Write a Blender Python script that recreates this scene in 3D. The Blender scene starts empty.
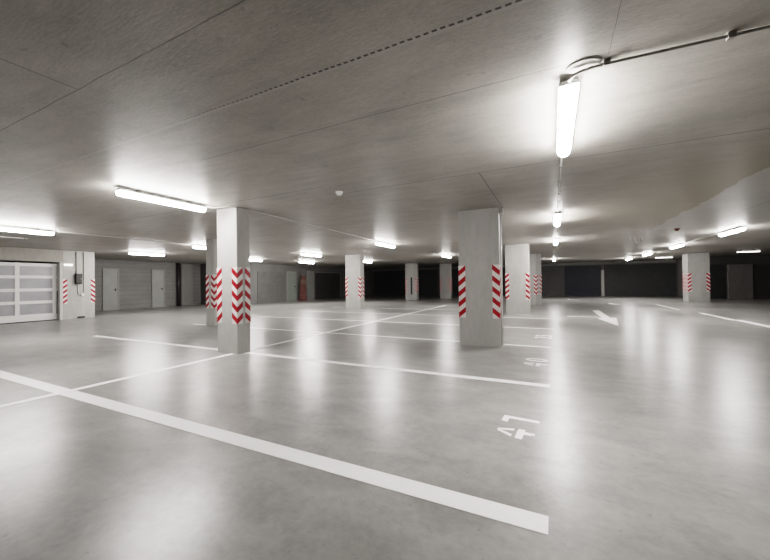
import bpy, bmesh, math, random
from mathutils import Vector, Matrix
random.seed(7)
S = bpy.context.scene
C = S.collection
H = 2.64          # ceiling height
HC = 1.24         # camera height

# ------------------------------------------------------------------ materials
def new_mat(name):
    m = bpy.data.materials.new(name); m.use_nodes = True
    nt = m.node_tree; b = nt.nodes['Principled BSDF']
    return m, nt, b

class N:
    """tiny node helper"""
    def __init__(s, nt): s.nt = nt
    def pos(s): return s.nt.nodes.new('ShaderNodeNewGeometry').outputs['Position']
    def link(s, a, b): s.nt.links.new(a, b)
    def put(s, sock, v):
        if hasattr(v, 'is_linked'): s.link(v, sock)
        else: sock.default_value = v
    def math(s, op, a, b=0.0, c=None, clamp=False):
        n = s.nt.nodes.new('ShaderNodeMath'); n.operation = op; n.use_clamp = clamp
        s.put(n.inputs[0], a); s.put(n.inputs[1], b)
        if c is not None: s.put(n.inputs[2], c)
        return n.outputs[0]
    def scale(s, v, sc):
        n = s.nt.nodes.new('ShaderNodeMapping'); s.link(v, n.inputs['Vector']); n.inputs['Scale'].default_value = sc
        return n.outputs[0]
    def noise(s, v, sc, det=4, rough=.55, dist=0.0):
        n = s.nt.nodes.new('ShaderNodeTexNoise'); s.link(v, n.inputs['Vector'])
        n.inputs['Scale'].default_value = sc; n.inputs['Detail'].default_value = det
        n.inputs['Roughness'].default_value = rough; n.inputs['Distortion'].default_value = dist
        return n.outputs['Fac']
    def rng(s, v, a, b, c, d, clamp=True):
        n = s.nt.nodes.new('ShaderNodeMapRange'); n.clamp = clamp
        s.put(n.inputs[0], v)
        for i, x in enumerate((a, b, c, d)): s.put(n.inputs[i+1], x)
        return n.outputs[0]
    def mix(s, f, a, b, mode='MIX'):
        n = s.nt.nodes.new('ShaderNodeMix'); n.data_type = 'RGBA'; n.blend_type = mode
        s.put(n.inputs[0], f)
        for sock, v in ((n.inputs[6], a), (n.inputs[7], b)):
            if hasattr(v, 'is_linked'): s.link(v, sock)
            else: sock.default_value = (*v, 1) if len(v) == 3 else v
        return n.outputs[2]
    def sep(s, v):
        n = s.nt.nodes.new('ShaderNodeSeparateXYZ'); s.link(v, n.inputs[0]); return n.outputs
    def bump(s, h, st, dist=.01):
        n = s.nt.nodes.new('ShaderNodeBump'); n.inputs['Strength'].default_value = st
        n.inputs['Distance'].default_value = dist; s.link(h, n.inputs['Height']); return n.outputs[0]
    def band(s, c, c0, w):   # 1 within w of c0
        return s.math('LESS_THAN', s.math('ABSOLUTE', s.math('SUBTRACT', c, c0)), w)
    def between(s, c, a, b):
        return s.math('MULTIPLY', s.math('GREATER_THAN', c, a), s.math('LESS_THAN', c, b))

def g(v, t=0.0):   # warm grey
    return (v*(1+t*.9), v*(1+t*.06), v*(1-t*1.45))

def plain(name, col, rough=.5, metal=0.0, var=.12, sc=9.0):
    m, nt, b = new_mat(name); n = N(nt); p = n.pos()
    f = n.noise(p, sc, 3)
    lo = tuple(c*(1-var) for c in col); hi = tuple(min(1, c*(1+var)) for c in col)
    n.link(n.mix(n.rng(f, .3, .7, 0, 1), lo, hi), b.inputs['Base Color'])
    b.inputs['Roughness'].default_value = rough; b.inputs['Metallic'].default_value = metal
    return m

def concrete(name, v, warm=.02, stretch=(1, 1, .35), rough=.6, courses=None, contrast=.16):
    m, nt, b = new_mat(name); n = N(nt); p = n.pos()
    big = n.noise(n.scale(p, stretch), 1.6, 5, .6)
    fine = n.noise(n.scale(p, stretch), 14, 5, .65)
    f = n.math('ADD', n.math('MULTIPLY', big, .6), n.math('MULTIPLY', fine, .4))
    col = n.mix(n.rng(f, .32, .68, 0, 1), g(v*(1-contrast), warm), g(v*(1+contrast), warm))
    pores = n.noise(p, 60, 2)
    col = n.mix(n.rng(pores, .70, .78, 0, .35), col, g(v*.5, warm))
    if courses:
        z = n.sep(p)[2]
        fr = n.math('FRACT', n.math('DIVIDE', z, courses))
        col = n.mix(n.math('MULTIPLY', n.math('LESS_THAN', fr, .07), .55), col, g(v*.45, warm))
    n.link(col, b.inputs['Base Color'])
    b.inputs['Roughness'].default_value = rough
    n.link(n.bump(fine, .25), b.inputs['Normal'])
    return m

def floor_material():
    m, nt, b = new_mat('polished_floor_concrete'); n = N(nt); p = n.pos()
    x, y, z = n.sep(p)
    big = n.noise(p, .5, 2, .5, .3)
    mid = n.noise(n.scale(p, (1.0, 1.6, 1)), 2.4, 3, .5, .6)
    fine = n.noise(p, 16, 6, .72)
    f = n.math('ADD', n.math('MULTIPLY', big, .34), n.math('ADD', n.math('MULTIPLY', mid, .36), n.math('MULTIPLY', fine, .30)))
    col = n.mix(n.rng(f, .32, .68, 0, 1), g(.17, .022), g(.40, .018))
    sc = n.noise(p, 1.1, 3, .5, .8)
    col = n.mix(n.rng(sc, .52, .74, 0, .30), col, g(.19, .02))
    # slab joints
    j = n.math('MULTIPLY', n.band(y, 13.42, .015), n.math('GREATER_THAN', x, -8.0))
    col = n.mix(n.math('MULTIPLY', j, .35), col, g(.12, .02))
    n.link(col, b.inputs['Base Color'])
    b.inputs['Roughness'].default_value = .29
    b.inputs['Specular IOR Level'].default_value = .45
    hgt = n.math('ADD', n.math('MULTIPLY', n.noise(p, 6, 3, .5), .6), n.math('MULTIPLY', fine, .4))
    pits = n.noise(p, 24, 2, .4)
    col2 = n.mix(n.rng(pits, .68, .78, 0, .4), col, g(.12, .02))
    n.link(col2, b.inputs['Base Color'])
    n.link(n.bump(hgt, .11, .012), b.inputs['Normal'])
    return m

def ceiling_material():
    m, nt, b = new_mat('board_marked_ceiling_concrete'); n = N(nt); p = n.pos()
    x, y, z = n.sep(p)
    big = n.noise(p, .7, 5, .6, .4)
    streak = n.noise(n.scale(p, (1.0, 3.5, 1)), 1.5, 7, .7, .5)
    fine = n.noise(n.scale(p, (4, 14, 1)), 4.5, 5, .7)
    f = n.math('ADD', n.math('MULTIPLY', big, .36), n.math('ADD', n.math('MULTIPLY', streak, .40), n.math('MULTIPLY', fine, .24)))
    col = n.mix(n.rng(f, .34, .66, 0, 1), g(.27, .06), g(.52, .05))
    # brown stained slab strip ending in an irregular edge at x = 2.45
    edge = n.math('ADD', x, n.math('MULTIPLY', n.math('SUBTRACT', n.noise(p, 1.6, 4), .5), .35))
    st = n.math('MULTIPLY', n.rng(edge, .2, 2.4, 0, 1), n.math('LESS_THAN', edge, 2.47))
    st = n.math('MULTIPLY', st, n.math('MULTIPLY', n.rng(y, 4.2, 6.0, .25, 1), n.rng(y, 9, 12, 1, 0)))
    col = n.mix(n.math('MULTIPLY', st, .8), col, (.34, .298, .20))
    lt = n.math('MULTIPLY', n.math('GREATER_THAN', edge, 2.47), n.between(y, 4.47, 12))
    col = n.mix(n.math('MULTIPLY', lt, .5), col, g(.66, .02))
    def line(a, c0, w, o, lo, hi):
        return n.math('MULTIPLY', n.band(a, c0, w), n.between(o, lo, hi))
    wob = n.math('MULTIPLY', n.math('SUBTRACT', n.noise(p, 3, 3), .5), .02)
    yy = n.math('ADD', y, wob); xx = n.math('ADD', x, wob)
    segs = [line(yy, 1.19, .0045, x, -9, 3), line(yy, 4.44, .010, x, -2.9, 9), line(yy, 4.0, .010, x, -17, -2.95),
            line(xx, -3.0, .006, y, .5, 1.19), line(xx, -.83, .009, y, 4.44, 7), line(yy, 2.49, .005, x, -3.5, .1),
            line(xx, .33, .002, y, 1.83, 2.5), line(yy, 11.9, .016, x, -3, 9), line(yy, 7.2, .012, x, -17, -1.6),
            line(yy, 17.5, .02, x, -17, 9), line(xx, -8.4, .012, y, 4, 20), line(xx, 3.55, .008, y, 4.44, 12)]
    tot = segs[0]
    for s_ in segs[1:]: tot = n.math('ADD', tot, s_, clamp=True)
    col = n.mix(n.math('MULTIPLY', tot, .6), col, g(.07, .06))
    # perforated seam: dark dashes beside a pale chamfer, dashes fade out to the left
    pale = n.band(yy, 1.835, .012)
    col = n.mix(n.math('MULTIPLY', pale, .45), col, g(.5, .03))
    dash = n.math('MULTIPLY', n.band(yy, 1.815, .008), n.math('LESS_THAN', n.math('FRACT', n.math('MULTIPLY', x, 20.5)), .62))
    dash = n.math('MULTIPLY', dash, n.rng(x, -3.2, -1.6, 0, .9))
    col = n.mix(dash, col, g(.04, .05))
    grain = n.noise(n.scale(p, (1, 2.5, 1)), 38, 4, .7)
    col = n.mix(n.rng(grain, .35, .65, 0, .22), col, g(.17, .05))
    pits = n.noise(p, 11, 2, .4)
    col = n.mix(n.rng(pits, .70, .80, 0, .5), col, g(.15, .06))
    n.link(col, b.inputs['Base Color'])
    b.inputs['Roughness'].default_value = .46
    b.inputs['Specular IOR Level'].default_value = .5
    hgt = n.math('ADD', n.math('MULTIPLY', streak, .6), n.math('MULTIPLY', fine, .4))
    n.link(n.bump(hgt, .24, .012), b.inputs['Normal'])
    return m

def emit(name, col, st):
    m, nt, b = new_mat(name)
    b.inputs['Base Color'].default_value = (.9, .9, .9, 1)
    b.inputs['Emission Color'].default_value = (*col, 1)
    b.inputs['Emission Strength'].default_value = st
    b.inputs['Roughness'].default_value = .4
    return m

def paint_material():
    m, nt, b = new_mat('worn_white_paint'); n = N(nt); p = n.pos()
    f = n.noise(p, 9, 5, .7)
    n.link(n.mix(n.rng(f, .3, .62, 0, 1), g(.92, .008), g(.98, .002)), b.inputs['Base Color'])
    b.inputs['Roughness'].default_value = .42
    return m

M = {}
M['floor'] = floor_material()
M['ceiling'] = ceiling_material()
M['pillar'] = concrete('pillar_concrete', .40, .025)
M['jamb_lit'] = concrete('lit_jamb_concrete', .55, .02)  # paler than the pillars: light on the gate jamb put into the colour
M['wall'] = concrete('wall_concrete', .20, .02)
M['far_wall'] = concrete('far_wall_concrete', .15, .015)  # even, darker grey for the far left wall
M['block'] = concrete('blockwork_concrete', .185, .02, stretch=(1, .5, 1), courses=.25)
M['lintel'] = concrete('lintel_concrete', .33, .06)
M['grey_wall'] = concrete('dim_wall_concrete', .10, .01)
M['dark_shutter'] = plain('charcoal_shutter', (.050, .051, .053), .55, sc=3)
M['blue_shutter'] = plain('blue_black_shutter', (.030, .033, .045), .55, sc=3)
M['grey_shutter'] = plain('grey_sectional_door', (.13, .13, .125), .5, sc=3)
M['mid_shutter'] = plain('dark_grey_sectional_door', (.065, .065, .063), .5, sc=3)
M['door'] = plain('pale_grey_door_paint', (.27, .275, .26), .45, sc=2, var=.06)
M['door_green'] = plain('grey_green_door_paint', (.20, .22, .20), .45, sc=2, var=.06)
M['door_frame'] = plain('door_frame_grey', (.24, .24, .23), .45)
M['white_metal'] = plain('white_coated_aluminium', (.78, .78, .77), .4, var=.04)
M['pane'] = plain('frosted_grey_pane', (.36, .36, .38), .3, var=.1, sc=2.5)
M['red'] = plain('red_reflective_stripe', (.33, .010, .020), .4, var=.12)
M['white'] = plain('white_reflective_stripe', (.70, .67, .65), .4, var=.04)
M['paint'] = paint_material()
M['housing'] = plain('lamp_housing_grey', (.50, .50, .49), .45, var=.05)
M['lamp'] = emit('lamp_diffuser_glow', (1.0, .963, .936), 60)
M['lamp_dim'] = emit('lamp_diffuser_faint_glow', (1.0, .96, .9), 3)
M['conduit'] = plain('grey_conduit', (.52, .51, .49), .4, var=.06)
M['conduit_mid'] = plain('mid_grey_conduit', (.46, .45, .43), .45)
M['conduit_dark'] = plain('dark_grey_conduit', (.20, .195, .185), .45)
M['clip'] = plain('clip_grey', (.33, .32, .30), .5)
M['plastic_white'] = plain('white_plastic', (.82, .81, .78), .4, var=.04)
M['black'] = plain('black_plastic', (.02, .02, .022), .45)
M['dark_metal'] = plain('dark_pipe_metal', (.035, .034, .033), .5)
M['rust'] = plain('red_brown_plastic', (.12, .045, .03), .5)
M['red_faded'] = plain('faded_red_orange', (.17, .085, .075), .5, var=.25, sc=4)
M['orange_faded'] = plain('faded_orange_white', (.20, .15, .12), .5, var=.2, sc=4)
M['cover'] = concrete('patched_ceiling_cover', .62, .03, stretch=(1, 1, 1))

# ------------------------------------------------------------------ mesh helpers
def build(name, bm, mats, parent=None, smooth=False):
    me = bpy.data.meshes.new(name)
    bmesh.ops.recalc_face_normals(bm, faces=bm.faces)
    bm.to_mesh(me); bm.free()
    if not isinstance(mats, (list, tuple)): mats = [mats]
    for m in mats: me.materials.append(m)
    if smooth:
        for f in me.polygons: f.use_smooth = True
    o = bpy.data.objects.new(name, me); C.objects.link(o)
    if parent: o.parent = parent
    return o

def box(bm, x0, x1, y0, y1, z0, z1, mi=0, bev=0.0):
    vs = [bm.verts.new((x, y, z)) for x in (x0, x1) for y in (y0, y1) for z in (z0, z1)]
    fs = []
    for idx in ((0, 1, 3, 2), (4, 6, 7, 5), (0, 4, 5, 1), (2, 3, 7, 6), (0, 2, 6, 4), (1, 5, 7, 3)):
        f = bm.faces.new([vs[i] for i in idx]); f.material_index = mi; fs.append(f)
    if bev:
        es = {e for f in fs for e in f.edges}
        bmesh.ops.bevel(bm, geom=list(es), offset=bev, segments=2, affect='EDGES', profile=.5)
    return bm

def tube(bm, pts, r, seg=8, caps=True, mi=0):
    pts = [Vector(p) for p in pts]; rings = []
    up = Vector((0, 0, 1))
    for i, p in enumerate(pts):
        d = (pts[min(i+1, len(pts)-1)] - pts[max(i-1, 0)]).normalized()
        a = d.cross(up)
        if a.length < 1e-3: a = d.cross(Vector((1, 0, 0)))
        a.normalize(); b = d.cross(a)
        rings.append([bm.verts.new(p + r*(math.cos(t)*a + math.sin(t)*b)) for t in (2*math.pi*k/seg for k in range(seg))])
    for A, B in zip(rings, rings[1:]):
        for k in range(seg):
            f = bm.faces.new((A[k], A[(k+1) % seg], B[(k+1) % seg], B[k])); f.material_index = mi
    if caps:
        bm.faces.new(rings[0]); bm.faces.new(rings[-1])
    return bm

def disc(bm, c, rx, ry, z0, z1, seg=28, taper=1.0):
    A = [bm.verts.new((c[0]+rx*math.cos(t), c[1]+ry*math.sin(t), z1)) for t in (2*math.pi*k/seg for k in range(seg))]
    B = [bm.verts.new((c[0]+rx*taper*math.cos(t), c[1]+ry*taper*math.sin(t), z0)) for t in (2*math.pi*k/seg for k in range(seg))]
    for k in range(seg): bm.faces.new((A[k], A[(k+1) % seg], B[(k+1) % seg], B[k]))
    bm.faces.new(A); bm.faces.new(B)
    return bm

def prism(bm, poly, z0, z1, mi=0):
    A = [bm.verts.new((x, y, z0)) for x, y in poly]; B = [bm.verts.new((x, y, z1)) for x, y in poly]
    k = len(poly)
    for i in range(k):
        f = bm.faces.new((A[i], A[(i+1) % k], B[(i+1) % k], B[i])); f.material_index = mi
    for r in (A, B):
        f = bm.faces.new(r); f.material_index = mi
    return bm

def empty(name, loc, rz=0.0):
    o = bpy.data.objects.new(name, None); C.objects.link(o)
    o.location = loc; o.rotation_euler = (0, 0, rz); o.empty_display_size = .2
    return o

def tag(o, label, cat, group=None):
    o['label'] = label; o['category'] = cat
    if group: o['group'] = group
    return o

def struct(name, bm, m, label=None, parent=None):
    o = build(name, bm, m, parent)
    o['kind'] = 'structure'
    if label: o['label'] = label
    return o

def nb(): return bmesh.new()

# ------------------------------------------------------------------ room shell
XL, XR, YF, YB = -20.9, 13.0, -6.0, 31.0
struct('floor', box(nb(), XL-.2, XR+.2, YF-.2, YB+.3, -.2, 0), M['floor'], 'polished grey concrete garage floor with cloudy mottling')
struct('ceiling', box(nb(), XL-.2, XR+.2, YF-.2, YB+.3, H, H+.05), M['ceiling'], 'grey-brown board-marked concrete ceiling with dark panel joints')
# left wall with the garage gate opening: lintel + wall before the gate
bm = nb()
box(bm, -18.0, -16.7, YF, 6.15, 2.19, H)
box(bm, -18.0, -16.7, YF, 2.4, 0, 2.19)
struct('wall_left', bm, M['lintel'], 'pale concrete wall and lintel over the white garage gate')
struct('wall_left_return', box(nb(), XL, -18.0, 6.95, 7.15, 0, H), M['wall'], 'concrete wall running back behind the wide pier')
struct('wall_left_rear', box(nb(), XL-.2, -20.7, 7.15, 14.6, 0, H), M['block'], 'grey blockwork wall with the two pale doors')
struct('wall_left_step', box(nb(), XL, -17.0, 14.6, 14.8, 0, H), M['grey_wall'], 'dim concrete wall stepping forward from the blockwork wall')
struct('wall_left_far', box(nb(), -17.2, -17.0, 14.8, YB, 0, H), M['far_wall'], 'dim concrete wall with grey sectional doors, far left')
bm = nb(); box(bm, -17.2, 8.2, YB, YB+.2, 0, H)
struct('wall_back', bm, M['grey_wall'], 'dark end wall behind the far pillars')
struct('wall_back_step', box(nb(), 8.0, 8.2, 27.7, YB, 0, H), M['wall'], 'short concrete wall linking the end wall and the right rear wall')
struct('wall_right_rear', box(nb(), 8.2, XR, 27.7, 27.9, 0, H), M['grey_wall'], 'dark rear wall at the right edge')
struct('wall_right', box(nb(), XR, XR+.2, YF, 27.9, 0, H), M['wall'])
struct('wall_front', box(nb(), -18, XR, YF-.2, YF, 0, H), M['wall'])

# doors of the far walls: built as structure
def wall_door(name, plane, a0, a1, z1, mat, label, axis='x', slats=0, frame=True, handle=True, z0=0.0):
    """door in a wall; axis 'x' = wall with normal +X at x=plane, 'y' = wall with normal -Y at y=plane"""
    def bx(bm, u0, u1, w0, w1, d0, d1, bev=0):
        if axis == 'x': box(bm, plane+d0, plane+d1, u0, u1, w0, w1, bev=bev)
        else: box(bm, u0, u1, plane-d1, plane-d0, w0, w1, bev=bev)
    bm = nb()
    if slats:
        hh = (z1-z0)/slats
        for i in range(slats): bx(bm, a0, a1, z0+i*hh+.008, z0+(i+1)*hh-.008, 0, .03, .006)
        bx(bm, a0, a1, z0, z1, 0, .012)
    else:
        bx(bm, a0, a1, z0, z1, 0, .03, .004)
    d = struct(name, bm, mat, label)
    if frame:
        bm = nb(); t = .06
        bx(bm, a0-t, a0, z0, z1+t, 0, .05); bx(bm, a1, a1+t, z0, z1+t, 0, .05); bx(bm, a0, a1, z1, z1+t, 0, .05)
        build('door_frame', bm, M['door_frame'], d)
    if handle:
        bm = nb(); u = a1-.10
        bx(bm, u-.02, u+.02, 1.0, 1.14, .03, .04); bx(bm, u-.11, u+.01, 1.06, 1.085, .06, .085); bx(bm, u-.012, u+.012, 1.06, 1.085, .03, .07)
        build('door_handle', bm, M['dark_metal'], d)
    return d

wall_door('door_1', -20.7, 9.24, 9.86, 2.13, M['door'], 'pale grey single door in blockwork wall, nearest the wide pier')
wall_door('door_2', -20.7, 11.62, 12.24, 2.13, M['door'], 'pale grey single door in blockwork wall, beside the dark downpipe')
wall_door('door_3', -17.0, 15.9, 18.35, 2.1, M['grey_shutter'], 'grey sectional garage door just right of the chevron pillar', slats=8, handle=False, frame=False)
wall_door('door_4', -17.0, 18.62, 19.5, 2.1, M['door_green'], 'grey-green narrow door beside the faded red board', handle=True)
wall_door('door_5', -17.0, 21.75, 25.3, 2.15, M['mid_shutter'], 'dark grey sectional garage door left of the middle far pillar', slats=8, handle=False)
wall_door('door_6', YB, -16.6, -9.8, 2.45, M['dark_shutter'], 'wide black shutter behind the far left pillars', axis='y', slats=12, frame=False, handle=False)
wall_door('door_7', YB, -9.3, -1.6, 2.45, M['dark_shutter'], 'wide black shutter between and right of the far pillars', axis='y', slats=12, frame=False, handle=False)
wall_door('door_8', YB, .85, 3.27, 2.38, M['blue_shutter'], 'blue-black shutter left of the slim pale post', axis='y', slats=12, frame=False, handle=False)
wall_door('door_9', YB, 3.58, 7.9, 2.38, M['dark_shutter'], 'wide black shutter right of the slim pale post', axis='y', slats=12, frame=False, handle=False)
wall_door('door_10', 27.7, 8.25, 9.35, 2.1, M['dark_shutter'], 'black recess door right of the large right pillar', axis='y', slats=0, frame=False, handle=False)
wall_door('door_11', 27.7, 10.66, 12.2, 2.05, M['mid_shutter'], 'dark grey door at the right edge', axis='y', slats=0, frame=False, handle=False)
struct('trim_1', box(nb(), 9.5, 10.6, 27.62, 27.7, 0, 2.08, bev=.01), M['wall'], 'pale concrete panel on right rear wall')
struct('trim_2', box(nb(), -17.0, -16.85, 20.7, 21.5, 0, 2.25, bev=.01), M['door_frame'], 'pale pilaster right of the faded red board')
struct('trim_3', box(nb(), -20.7, -20.5, 13.2, 13.95, 0, H-.03, bev=.01), M['wall'], 'concrete pilaster right of the dark downpipe')
struct('trim_4', box(nb(), -16.9, 7.9, YB-.12, YB, 2.46, H, bev=.005), M['wall'], 'concrete lintel over the black shutters')

# ------------------------------------------------------------------ garage gate (white sectional, frosted panes)
gx, gc = -16.95, 4.10
gate = empty('garage_gate', (gx, gc, 0))
tag(gate, 'white framed sectional garage gate with frosted grey panes at left edge', 'garage door')
gy0, gy1 = 2.44, 6.05
rails = [(0.03, .27), (.65, .76), (1.10, 1.21), (1.57, 1.68), (2.01, 2.13)]
for a, b_ in rails:
    build('rail', box(nb(), -.03, .05, gy0-gc, gy1-gc, a, b_, bev=.006), M['white_metal'], gate)
ms = (2.49, 3.24, 4.10, 4.98, 5.98)
for yy in ms:
    build('mullion', box(nb(), -.025, .045, yy-.06-gc, yy+.06-gc, .04, 2.14, bev=.006), M['white_metal'], gate)
for (a, b_) in zip(rails, rails[1:]):
    for y0, y1 in zip(ms, ms[1:]):
        build('pane', box(nb(), 0, .012, y0+.03-gc, y1-.03-gc, a[1]-.02, b_[0]+.02), M['pane'], gate)
build('frame_post', box(nb(), -.06, .262, 6.055-gc, 6.148-gc, 0, 2.188, bev=.006), M['jamb_lit'], gate)  # jamb post, its pale tone standing for light falling on it
build('bottom_seal', box(nb(), -.02, .045, gy0-gc, gy1-gc, 0, .032), M['black'], gate)

# ------------------------------------------------------------------ concrete pillars with striped corner guards
def clip_z(poly, zlo, zhi):
    def cl(P, f, inter):
        out = []
        for i in range(len(P)):
            a, b_ = P[i], P[(i+1) % len(P)]
            if f(a): out.append(a)
            if f(a) != f(b_): out.append(inter(a, b_))
        return out
    def it(zc):
        def h(a, b_):
            t = (zc-a[1])/(b_[1]-a[1]); return (a[0]+t*(b_[0]-a[0]), zc)
        return h
    poly = cl(poly, lambda q: q[1] >= zlo, it(zlo))
    if poly: poly = cl(poly, lambda q: q[1] <= zhi, it(zhi))
    return poly

def guard_strip(bm, c, t, nrm, w, zlo, zhi, th=.006):
    """striped strip on one face: from corner c along direction t, stripes falling towards the corner"""
    pitch, slope = (zhi-zlo)/5.0, .85
    c = Vector(c); t = Vector(t); nrm = Vector(nrm)
    for k in range(-2, 7):
        for half in (0, 1):
            z0 = zlo + k*pitch + half*pitch*.5; z1 = z0 + pitch*.5
            P = clip_z([(0, z0), (w, z0+slope*w), (w, z1+slope*w), (0, z1)], zlo, zhi)
            if len(P) < 3: continue
            A = [bm.verts.new(c + t*u + Vector((0, 0, z))) for u, z in P]
            B = [bm.verts.new(c + t*u + nrm*th + Vector((0, 0, z))) for u, z in P]
            mi = 1 if half else 0
            kk = len(P); fs = [bm.faces.new(B), bm.faces.new(A)]
            for i in range(kk): fs.append(bm.faces.new((A[i], A[(i+1) % kk], B[(i+1) % kk], B[i])))
            for f in fs: f.material_index = mi

def pillar(x0, x1, y0, y1, label, rot=0.0, guards='abcd', wx=.13, wy=.12, zlo=.54, zhi=1.56, h=H, group='concrete pillars with striped corners', pivot=None):
    cx, cy = (x0+x1)/2, (y0+y1)/2; a, b_ = (x1-x0)/2, (y1-y0)/2
    r = empty('concrete_pillar', (cx, cy, 0), rot); tag(r, label, 'pillar', group)
    bm = nb(); box(bm, -a, a, -b_, b_, 0, h)
    es = [e for e in bm.edges if abs(e.verts[0].co.z-e.verts[1].co.z) > 1]
    bmesh.ops.bevel(bm, geom=es, offset=.008, segments=1, affect='EDGES')
    build('shaft', bm, M['pillar'], r)
    wy = min(wy, b_*.8); wx = min(wx, a*.8)
    for key, sx, sy in (('a', -1, -1), ('b', 1, -1), ('c', 1, 1), ('d', -1, 1)):
        if key not in guards: continue
        bm = nb()
        guard_strip(bm, (sx*a, sy*b_, 0), (-sx, 0, 0), (0, sy, 0), wx, zlo, zhi)
        guard_strip(bm, (sx*a, sy*b_, 0), (0, -sy, 0), (sx, 0, 0), wy, zlo, zhi)
        build('corner_guard', bm, [M['red'], M['white']], r)
    return r

P1 = pillar(-5.585, -5.06, 4.27, 4.56, 'slim pale pillar standing on crossing of white bay lines, left of centre')
P2 = pillar(-1.67, -.90, 6.68, 7.06, 'large grey pillar in the middle of the picture, nearest wide one')
pillar(-9.53, -9.16, 6.9, 7.4, 'shaded pillar half hidden behind the slim pale pillar')
pillar(-9.2, -8.34, 14.2, 14.55, 'pale far pillar under the ceiling lamp, first right of the faded red board')
P4 = pillar(-9.71, -8.81, 23.0, 23.35, 'far pillar with narrow dark vertical strip on its face', wx=.14)
pillar(-7.77, -6.91, 25.2, 25.55, 'farthest pillar, between the strip-faced pillar and the large grey pillar', wx=.14)
pillar(-1.64, -.79, 13.82, 14.17, 'bright pale pillar directly behind right of the large grey pillar')
pillar(-1.10, -.60, 19.2, 19.6, 'angled narrow pillar with bright right face at edge of the aisle', rot=math.radians(-38), wx=.14, wy=.14)
pillar(6.65, 7.57, 24.1, 24.95, 'broad pillar on right side of the garage, bright left face', wx=.15, wy=.45)
PIER = pillar(-18.0, -16.7, 6.15, 7.15, 'wide pale concrete pier beside the white garage gate', guards='bc', wx=.10, wy=.13, zlo=.6, zhi=1.55)
build('dark_strip', box(nb(), -.02, .10, -.20, -.176, .38, 1.62, bev=.004), M['dark_metal'], P4)['label'] = 'narrow dark vertical strip'

# ------------------------------------------------------------------ lamps
def lamp_parts(root, dim=False, L=1.32):
    zt = -.035                              # root sits on the ceiling
    h2 = L/2
    bm = nb()
    prof = [(-.06, -.065), (-.06, -.045), (-.045, zt), (.045, zt), (.06, -.045), (.06, -.065)]
    A = [bm.verts.new((x, -h2, z)) for x, z in prof]; B = [bm.verts.new((x, h2, z)) for x, z in prof]
    k = len(prof)
    for i in range(k): bm.faces.new((A[i], A[(i+1) % k], B[(i+1) % k], B[i]))
    bm.faces.new(A); bm.faces.new(B)
    build('housing', bm, M['housing'], root)
    bm = nb(); seg = 5; rings = []
    for yy, s in ((-h2+.012, .8), (h2-.012, .8)):
        ring = []
        for i in range(seg+1):
            t = math.pi + math.pi*i/seg
            ring.append(bm.verts.new((.064*math.cos(t)*.97, yy, -.066 + .085*s*math.sin(t))))
        rings.append(ring)
    for a, b_ in zip(rings, rings[1:]):
        for i in range(seg): bm.faces.new((a[i], a[i+1], b_[i+1], b_[i]))
    bm.faces.new(rings[0]); bm.faces.new(rings[-1])
    build('diffuser', bm, M['lamp_dim'] if dim else M['lamp'], root, smooth=False)
    for s in (-1, 1):
        bm = nb(); box(bm, -.06, .06, s*(h2-.012)-.014, s*(h2-.012)+.014, -.066, -.04, bev=.004)
        build('end_cap', bm, M['housing'], root)
        bm = nb(); box(bm, -.03, .03, s*h2*.6-.02, s*h2*.6+.02, zt-.001, 0)
        build('bracket', bm, M['clip'], root)

def copy_lamp(src, loc, rz=0):
    r = src.copy(); C.objects.link(r); r.location = loc; r.rotation_euler = (0, 0, rz)
    for ch in list(src.children):
        c = ch.copy(); C.objects.link(c); c.parent = r
    return r

G_LAMP = 'tube lamps on the garage ceiling'
lamp0 = empty('ceiling_lamp', (.12, 3.285, H)); lamp_parts(lamp0)
tag(lamp0, 'long glowing tube lamp over the aisle, nearest, beside the pale round ceiling cover', 'lamp', G_LAMP)
LAMPS = [
    (.11, 8.3, 0, 'glowing tube lamp over the aisle, second nearest of its row'),
    (.11, 13.0, 0, 'glowing tube lamp over the aisle, third of its row, right of the pale pillar'),
    (.10, 24.0, 0, 'small distant tube lamp over the aisle, last of its row before black shutters'),
    (4.56, 13.0, 0, 'bright tube lamp at right, nearest of the right row'),
    (4.50, 17.5, 0, 'bright tube lamp just left above the broad right pillar'),
    (4.46, 22.1, 0, 'distant tube lamp of right row, third from the right edge'),
    (4.35, 26.3, 0, 'small farthest tube lamp of right row, above the black shutters'),
    (-5.41, 3.24, 0, 'long bright tube lamp just left of the slim pale pillar top'),
    (-10.95, 3.2, 0, 'bright tube lamp at left edge, in front of the garage gate'),
    (-14.95, 8.2, 0, 'bright tube lamp in front of the blockwork wall and its pale doors'),
    (-9.85, 12.4, 0, 'bright tube lamp left of the pale far pillar, over the faded red board'),
    (-5.2, 10.6, 0, 'bright tube lamp right of the pale far pillar, left of the large grey pillar'),
    (-4.85, 16.9, 0, 'small bright tube lamp over the farthest pillar, by the large grey pillar'),
    (-14.4, 13.1, 0, 'tube lamp just right of the slim pale pillar, in the far left corner'),
    (-10.2, 18.05, 0, 'small tube lamp just right of the pale far pillar top'),
    (-13.4, 16.4, 0, 'small tube lamp below and behind the lamp over the faded red board'),
    (-10.9, 8.1, 0, 'tube lamp hidden behind the shaded pillar, its glow showing on the ceiling'),
]
for x, y, rz, lab in LAMPS:
    o = copy_lamp(lamp0, (x, y, H), rz); tag(o, lab, 'lamp', G_LAMP)
dim0 = empty('ceiling_lamp', (8.98, 23.8, H), math.pi/2); lamp_parts(dim0, True, L=.85); dim0.scale = (1, 1, .5)
tag(dim0, 'short crosswise faint tube lamp right of the broad right pillar', 'lamp', G_LAMP)
o = copy_lamp(dim0, (6.2, 26.6, H), math.pi/2); tag(o, 'short crosswise faint tube lamp left of the broad right pillar', 'lamp', G_LAMP)
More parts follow.
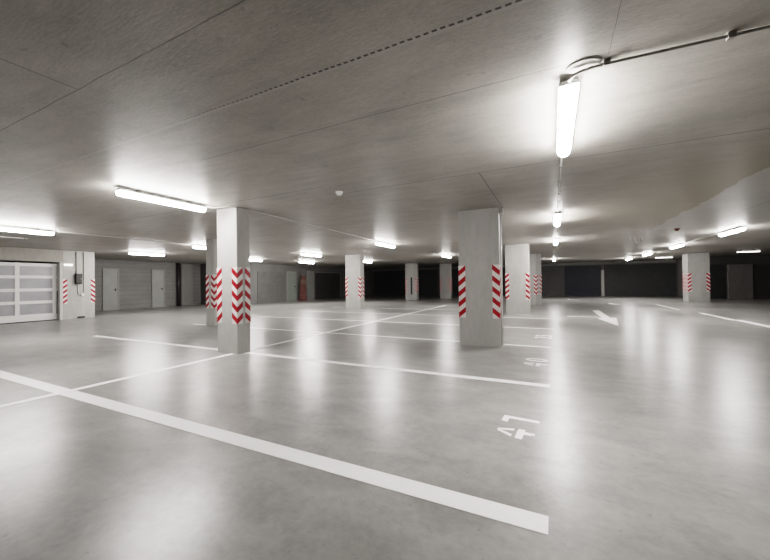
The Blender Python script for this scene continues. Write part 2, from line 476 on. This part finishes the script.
# ------------------------------------------------------------------ ceiling installations
def conduit(pts, r, mat, label, clips=(), cat='conduit', name='conduit_pipe', group='conduit pipes'):
    o = build(name, tube(nb(), pts, r), mat, smooth=True); tag(o, label, cat, group)
    for c in clips:
        bm = nb(); box(bm, c[0]-.018, c[0]+.018, c[1]-.018, c[1]+.018, c[2]-r-.006, H, bev=.003)
        build('pipe_clip', bm, M['clip'], o)
    return o
zc = H-.02
conduit([(.12, 2.60, H-.055), (.125, 2.585, H-.05), (.145, 2.565, H-.042), (.19, 2.553, H-.034), (.25, 2.555, H-.026), (.31, 2.563, zc), (1.1, 2.61, zc), (3.0, 2.72, zc), (12.9, 3.2, zc)], .010,
        M['conduit_mid'], 'grey cable conduit bending from the nearest aisle lamp toward upper right', clips=[(.33, 2.565, zc), (.93, 2.60, zc), (2.0, 2.66, zc)])
o = build('round_ceiling_cover', disc(nb(), (.2, 2.545), .105, .075, H-.01, H, taper=.93), M['cover']); tag(o, 'pale round cover plate on ceiling beside the nearest aisle lamp', 'ceiling cover')
conduit([(.11, 3.965, zc), (.11, 7.57, zc)], .010, M['conduit'], 'thin conduit between the nearest and second aisle lamps', clips=[(.11, y, zc) for y in (4.6, 5.3, 6.0, 6.7, 7.3)])
conduit([(.11, 9.03, zc), (.11, 12.27, zc)], .010, M['conduit'], 'thin conduit between the second and third aisle lamps')
conduit([(-5.41, 3.9, zc), (-5.40, 4.05, zc), (-5.3, 4.1, zc), (-5.0, 4.1, zc)], .010, M['conduit'], 'short bright conduit from long left lamp to the slim pale pillar')
conduit([(-5.0, 4.1, zc-.022), (-5.02, 4.6, zc), (-5.16, 9.87, zc)], .008, M['conduit'], 'thin pale conduit running back from the slim pale pillar to the next lamp')
conduit([(-10.95, 3.93, zc), (-10.95, 7.37, zc)], .010, M['conduit'], 'thin conduit behind the left edge lamp')
conduit([(-13.2, 1.5, zc), (-13.25, 4.1, zc)], .014, M['plastic_white'], 'short white conduit on ceiling above the garage gate', clips=[(-13.24, 4.06, zc)])
conduit([(4.53, 13.74, zc), (4.52, 16.77, zc)], .010, M['conduit'], 'thin conduit between the two nearest right lamps')

# smoke detector
r = empty('smoke_detector', (-2.9, 4.33, H)); tag(r, 'small white smoke detector hanging under ceiling joint, left of centre', 'smoke detector')
build('mounting_base', disc(nb(), (0, 0), .055, .055, -.02, 0), M['plastic_white'], r)
build('sensor_head', disc(nb(), (0, 0), .05, .05, -.055, -.02, taper=.6), M['plastic_white'], r)
r = empty('ceiling_detector', (3.1, 12.0, H)); tag(r, 'small red-brown ceiling detector left of the nearest right lamp', 'detector')
build('mounting_base', disc(nb(), (0, 0), .07, .07, -.03, 0, seg=16), M['rust'], r)
build('sensor_head', disc(nb(), (0, 0), .05, .05, -.07, -.03, seg=16, taper=.6), M['rust'], r)
lab = ['short wire end hanging from ceiling, leftmost of the three', 'short wire end hanging from ceiling, middle of the three', 'short wire end hanging from ceiling, rightmost of the three']
for k, (x, y) in enumerate(((2.28, 13.55), (2.45, 13.7), (2.62, 13.8))):
    bm = tube(nb(), [(x, y, H), (x+.005, y, H-.08), (x+.02, y+.01, H-.15), (x+.05, y, H-.11 if k != 1 else H-.19)], .008, 6)
    o = build('hanging_wire', bm, M['conduit_dark'] if k != 1 else M['conduit']); tag(o, lab[k], 'wire', 'wire ends hanging from the ceiling')

# large middle pillar: pale conduit down its right face
bm = tube(nb(), [(-.885, 6.86, H-.02), (-.885, 6.86, .02)], .014)
o = build('riser_conduit', bm, M['plastic_white'], smooth=True); tag(o, 'white riser conduit on the right face of the large grey pillar', 'conduit')
r = empty('junction_box', (-.88, 6.74, H)); tag(r, 'small grey junction box under ceiling at the large grey pillar', 'junction box')
build('box_body', box(nb(), -.02, .05, -.05, .05, -.11, -.01, bev=.006), M['clip'], r)
build('box_lid', box(nb(), .05, .058, -.045, .045, -.105, -.015, bev=.003), M['conduit'], r)

# ------------------------------------------------------------------ fittings on the pier by the gate
px = -16.7
r = empty('control_box', (px, 6.60, 1.36)); tag(r, 'black gate control box on the wide pale pier', 'control box')
build('box_body', box(nb(), 0, .11, -.10, .10, 0, .40, bev=.01), M['black'], r)
build('lid', box(nb(), .11, .125, -.085, .085, .03, .37, bev=.005), M['dark_metal'], r)
build('lock', disc(nb(), (0, 0), .012, .012, 0, .01, seg=10), M['conduit'], r).matrix_local = Matrix.Translation((.125, .06, .2)) @ Matrix.Rotation(math.pi/2, 4, 'Y')
conduit([(px+.02, 6.55, H-.02), (px+.02, 6.55, 1.76)], .014, M['conduit_dark'], 'left conduit running down the pier into the black control box')
conduit([(px+.02, 6.78, H-.02), (px+.02, 6.78, 1.02), (px+.03, 6.75, .98)], .014, M['conduit_dark'], 'right conduit running down the pier to the white pull switch')
conduit([(px+.02, 6.60, 1.36), (px+.02, 6.60, 1.0), (px+.025, 6.64, .93), (px+.025, 6.68, .95)], .010, M['conduit'], 'pale cable looping below the black control box to the pull switch', name='hanging_cable', cat='cable', group=None)
r = empty('pull_switch', (px, 6.74, .93)); tag(r, 'white pull switch below the conduits on the wide pale pier', 'switch')
build('switch_body', box(nb(), 0, .05, -.05, .05, -.05, .07, bev=.01), M['plastic_white'], r)
build('switch_button', box(nb(), .05, .06, -.02, .02, -.02, .02, bev=.003), M['conduit'], r)
o = build('floor_vent', box(nb(), px, px+.012, 6.58, 6.82, .02, .085, bev=.003), M['black']); tag(o, 'small black vent slot at the foot of the wide pale pier', 'vent')
o = build('wall_light_strip', box(nb(), px, px+.03, 6.19, 6.43, 2.07, 2.12, bev=.005), M['lamp_dim']); tag(o, 'short white light strip above the left stripes on the pier', 'lamp')
bm = nb(); tube(bm, [(-16.86, 6.03, .25), (-16.84, 6.03, .7), (-16.85, 6.04, 1.1)], .012, 6)
o = build('gate_cable', bm, M['black'], smooth=True); tag(o, 'black spiral cable hanging at right edge of the garage gate', 'cable')

# downpipe in the blockwork corner
r = empty('downpipe', (-20.59, 13.05, 0)); tag(r, 'dark vertical downpipe on blockwork wall between pale door and pilaster', 'pipe')
build('pipe', tube(nb(), [(0, 0, 0), (0, 0, H-.02)], .085, 12), M['dark_metal'], r, smooth=True)
for z in (.55, 1.5, 2.3): build('pipe_collar', tube(nb(), [(0, 0, z), (0, 0, z+.06)], .1, 12), M['dark_metal'], r, smooth=True)

# faded red barrier board leaning at the far left wall
r = empty('striped_board', (-16.75, 20.0, 0)); tag(r, 'faded red and orange upright board standing at the far left wall', 'barrier board')
bm = nb()
for i in range(6):
    z0 = .12+i*.29
    box(bm, 0, .05, -.36+.03*i, .36-.05*(i % 2), z0, z0+.285, mi=(0 if i < 3 else (i+1) % 2))
build('panel', bm, [M['red_faded'], M['orange_faded']], r)
build('foot', box(nb(), -.12, .2, -.3, .3, 0, .12, bev=.02), M['red_faded'], r)

# slim pale post between black shutters
r = empty('slim_post', (3.43, YB-.13, 0)); tag(r, 'slim pale post between the two black shutters at the end', 'post')
build('post_shaft', box(nb(), -.10, .10, -.06, .06, .0, 2.02, bev=.01), M['pillar'], r)
build('post_cap', box(nb(), -.12, .12, -.08, .08, 2.02, 2.3, bev=.01), M['grey_wall'], r)

# ------------------------------------------------------------------ floor paint
ZP, NP = .002, 0
def paint(poly, label, cat='floor marking', name='painted_line', group=None):
    global NP
    NP += 1
    o = build(name, prism(nb(), poly, 0.0004, ZP+.0002*NP), M['paint']); tag(o, label, cat, group); return o
def line(x0, x1, y0, y1, label):
    return paint([(x0, y0), (x1, y0), (x1, y1), (x0, y1)], label, group='white bay lines on the floor')
paint([(-10.4, 1.86), (-.04, 1.84), (-.04, 1.985), (-10.4, 2.03)], 'thick white bay line crossing the foreground, nearest the camera', group='white bay lines on the floor')
line(-10.42, -.05, 4.385, 4.505, 'white bay line passing under the slim pale pillar')
paint([(-10.4, 7.03), (-.05, 6.99), (-.05, 7.085), (-10.4, 7.125)], 'white bay line passing under the large grey pillar', group='white bay lines on the floor')
line(-10.5, 0.0, 9.69, 9.78, 'white bay line just behind the large grey pillar')
line(-10.5, -.05, 12.32, 12.4, 'faint white bay line in front of the bright pale pillar')
line(-10.5, -2.2, 14.92, 15.0, 'distant white bay line behind the bright pale pillar')
line(-5.25, -5.14, -1.0, 18.0, 'long white line running away under the slim pale pillar toward far wall')
line(.42, 1.36, 13.33, 13.46, 'short white line beside the floor arrow')
line(4.72, 4.86, 13.6, 16.2, 'white line on right floor, far piece nearest the broad pillar')
line(4.83, 4.99, 9.5, 13.75, 'white line on right floor, near piece running out at right edge')
line(4.50, 4.62, 17.6, 20.9, 'white line on right floor, left of the broad right pillar')
paint([(2.62, 20.7), (3.05, 20.5), (3.05, 20.75), (2.72, 21.7), (2.62, 21.7)], 'small white corner mark on far floor right of the arrow', group='white bay lines on the floor')
paint([(.86, 25.0), (1.5, 25.0), (1.5, 25.2), (.98, 25.2), (.98, 26.6), (.86, 26.6)], 'tiny white corner mark at far end of aisle before the shutters', group='white bay lines on the floor')
paint([(1.43, 16.25), (1.66, 16.25), (1.66, 13.3), (1.84, 13.3), (1.57, 11.02), (1.28, 13.0), (1.43, 13.1)][::-1],
      'long white direction arrow on aisle floor pointing toward the camera', name='direction_arrow')

# bay numbers: upright reading direction has its top toward -X, reading left to right runs to +Y
def digit_polys(d):
    """stencil digits in a cell of width .58 (u, to the right) and height 1 (v, up)"""
    if d == '1': return [[(.30, 0), (.47, 0), (.47, 1), (.30, 1)], [(.0, .82), (.30, .82), (.30, 1), (.06, 1)]]
    if d == '4': return [[(.26, .95), (.36, .95), (.17, .54), (.03, .54)], [(.31, .95), (.40, .95), (.54, .54), (.41, .54)],
                         [(.0, .26), (.30, .26), (.30, .44), (.0, .44)], [(.30, .08), (.46, .08), (.46, .45), (.30, .45)], [(.46, .26), (.58, .26), (.58, .44), (.46, .44)],
                         [(.34, 0), (.46, 0), (.46, .10), (.34, .10)]]
    def arc(a0, a1, n=10, cx=.29, cy=.5, rx=.29, ry=.5, t=.15):
        o = [(cx+rx*math.cos(a0+(a1-a0)*i/n), cy+ry*math.sin(a0+(a1-a0)*i/n)) for i in range(n+1)]
        q = [(cx+(rx-t)*math.cos(a0+(a1-a0)*i/n), cy+(ry-t)*math.sin(a0+(a1-a0)*i/n)) for i in range(n+1)]
        return [[o[i], o[i+1], q[i+1], q[i]] for i in range(n)]
    pi = math.pi
    if d == '0': return arc(-pi/2+.18, pi/2-.18) + arc(pi/2+.18, 3*pi/2-.18)
    if d == '3': return arc(-pi*.8, pi*.45, cy=.27, ry=.27, t=.12) + arc(-pi*.45, pi*.8, cy=.74, ry=.26, t=.12)
    if d == '9': return arc(0, 2*pi, 16, cy=.70, ry=.30, t=.12) + [[(.43, .12), (.58, .12), (.58, .72), (.43, .72)], [(.08, 0), (.5, 0), (.58, .14), (.08, .14)]]
    return []

def bay_number(txt, x_top, y_left, size, label, rot=0.0, gap=.36):
    r = empty('bay_number', (x_top+size/2, y_left+size*.6, 0), rot); tag(r, label, 'floor marking', 'painted bay numbers')
    for i, d in enumerate(txt):
        bm = nb()
        for P in digit_polys(d):
            # u -> +Y, v -> -X
            poly = [(size*(.5-v), size*(u*.62/.58 + i*(.62+gap) - .6)) for u, v in P]
            prism(bm, poly, .0005, ZP)
        build('digit', bm, M['paint'], r)
bay_number('41', -.445, 2.87, .30, 'white painted bay number 41 on floor, nearest', rot=-.09, gap=.34)
bay_number('40', -.43, 5.42, .34, 'white painted bay number 40 in front of the large grey pillar', rot=-.05, gap=.30)
bay_number('39', -.38, 8.05, .34, 'faint white painted bay number 39 right of the large grey pillar', gap=.30)

# ------------------------------------------------------------------ camera
cam = bpy.data.cameras.new('camera'); co = bpy.data.objects.new('camera', cam); C.objects.link(co)
cam.sensor_width = 36.0; cam.lens = 339.67/770*36.0; cam.clip_end = 200
R_ = Vector((.89635475, .44314365, -.01311019)); U_ = Vector((.01567115, -.00211751, .99987496)); W_ = Vector((-.44306048, .89644812, .00884261))
m = Matrix.Identity(4)
for i in range(3):
    m[i][0] = R_[i]; m[i][1] = U_[i]; m[i][2] = -W_[i]
m.translation = Vector((0, 0, HC))
co.matrix_world = m
S.camera = co

# ------------------------------------------------------------------ world and view
w = bpy.data.worlds.new('world'); S.world = w; w.use_nodes = True
w.node_tree.nodes['Background'].inputs[0].default_value = (.9, .92, 1, 1)
w.node_tree.nodes['Background'].inputs[1].default_value = 0.0
S.cycles.use_denoising = True
S.cycles.use_guiding = True
S.cycles.max_bounces = 10; S.cycles.diffuse_bounces = 7; S.cycles.glossy_bounces = 4
S.cycles.sample_clamp_indirect = 6.0
S.view_settings.view_transform = 'Filmic'
S.view_settings.look = 'High Contrast'
S.view_settings.exposure = 1.32
S.view_settings.gamma = 1.0
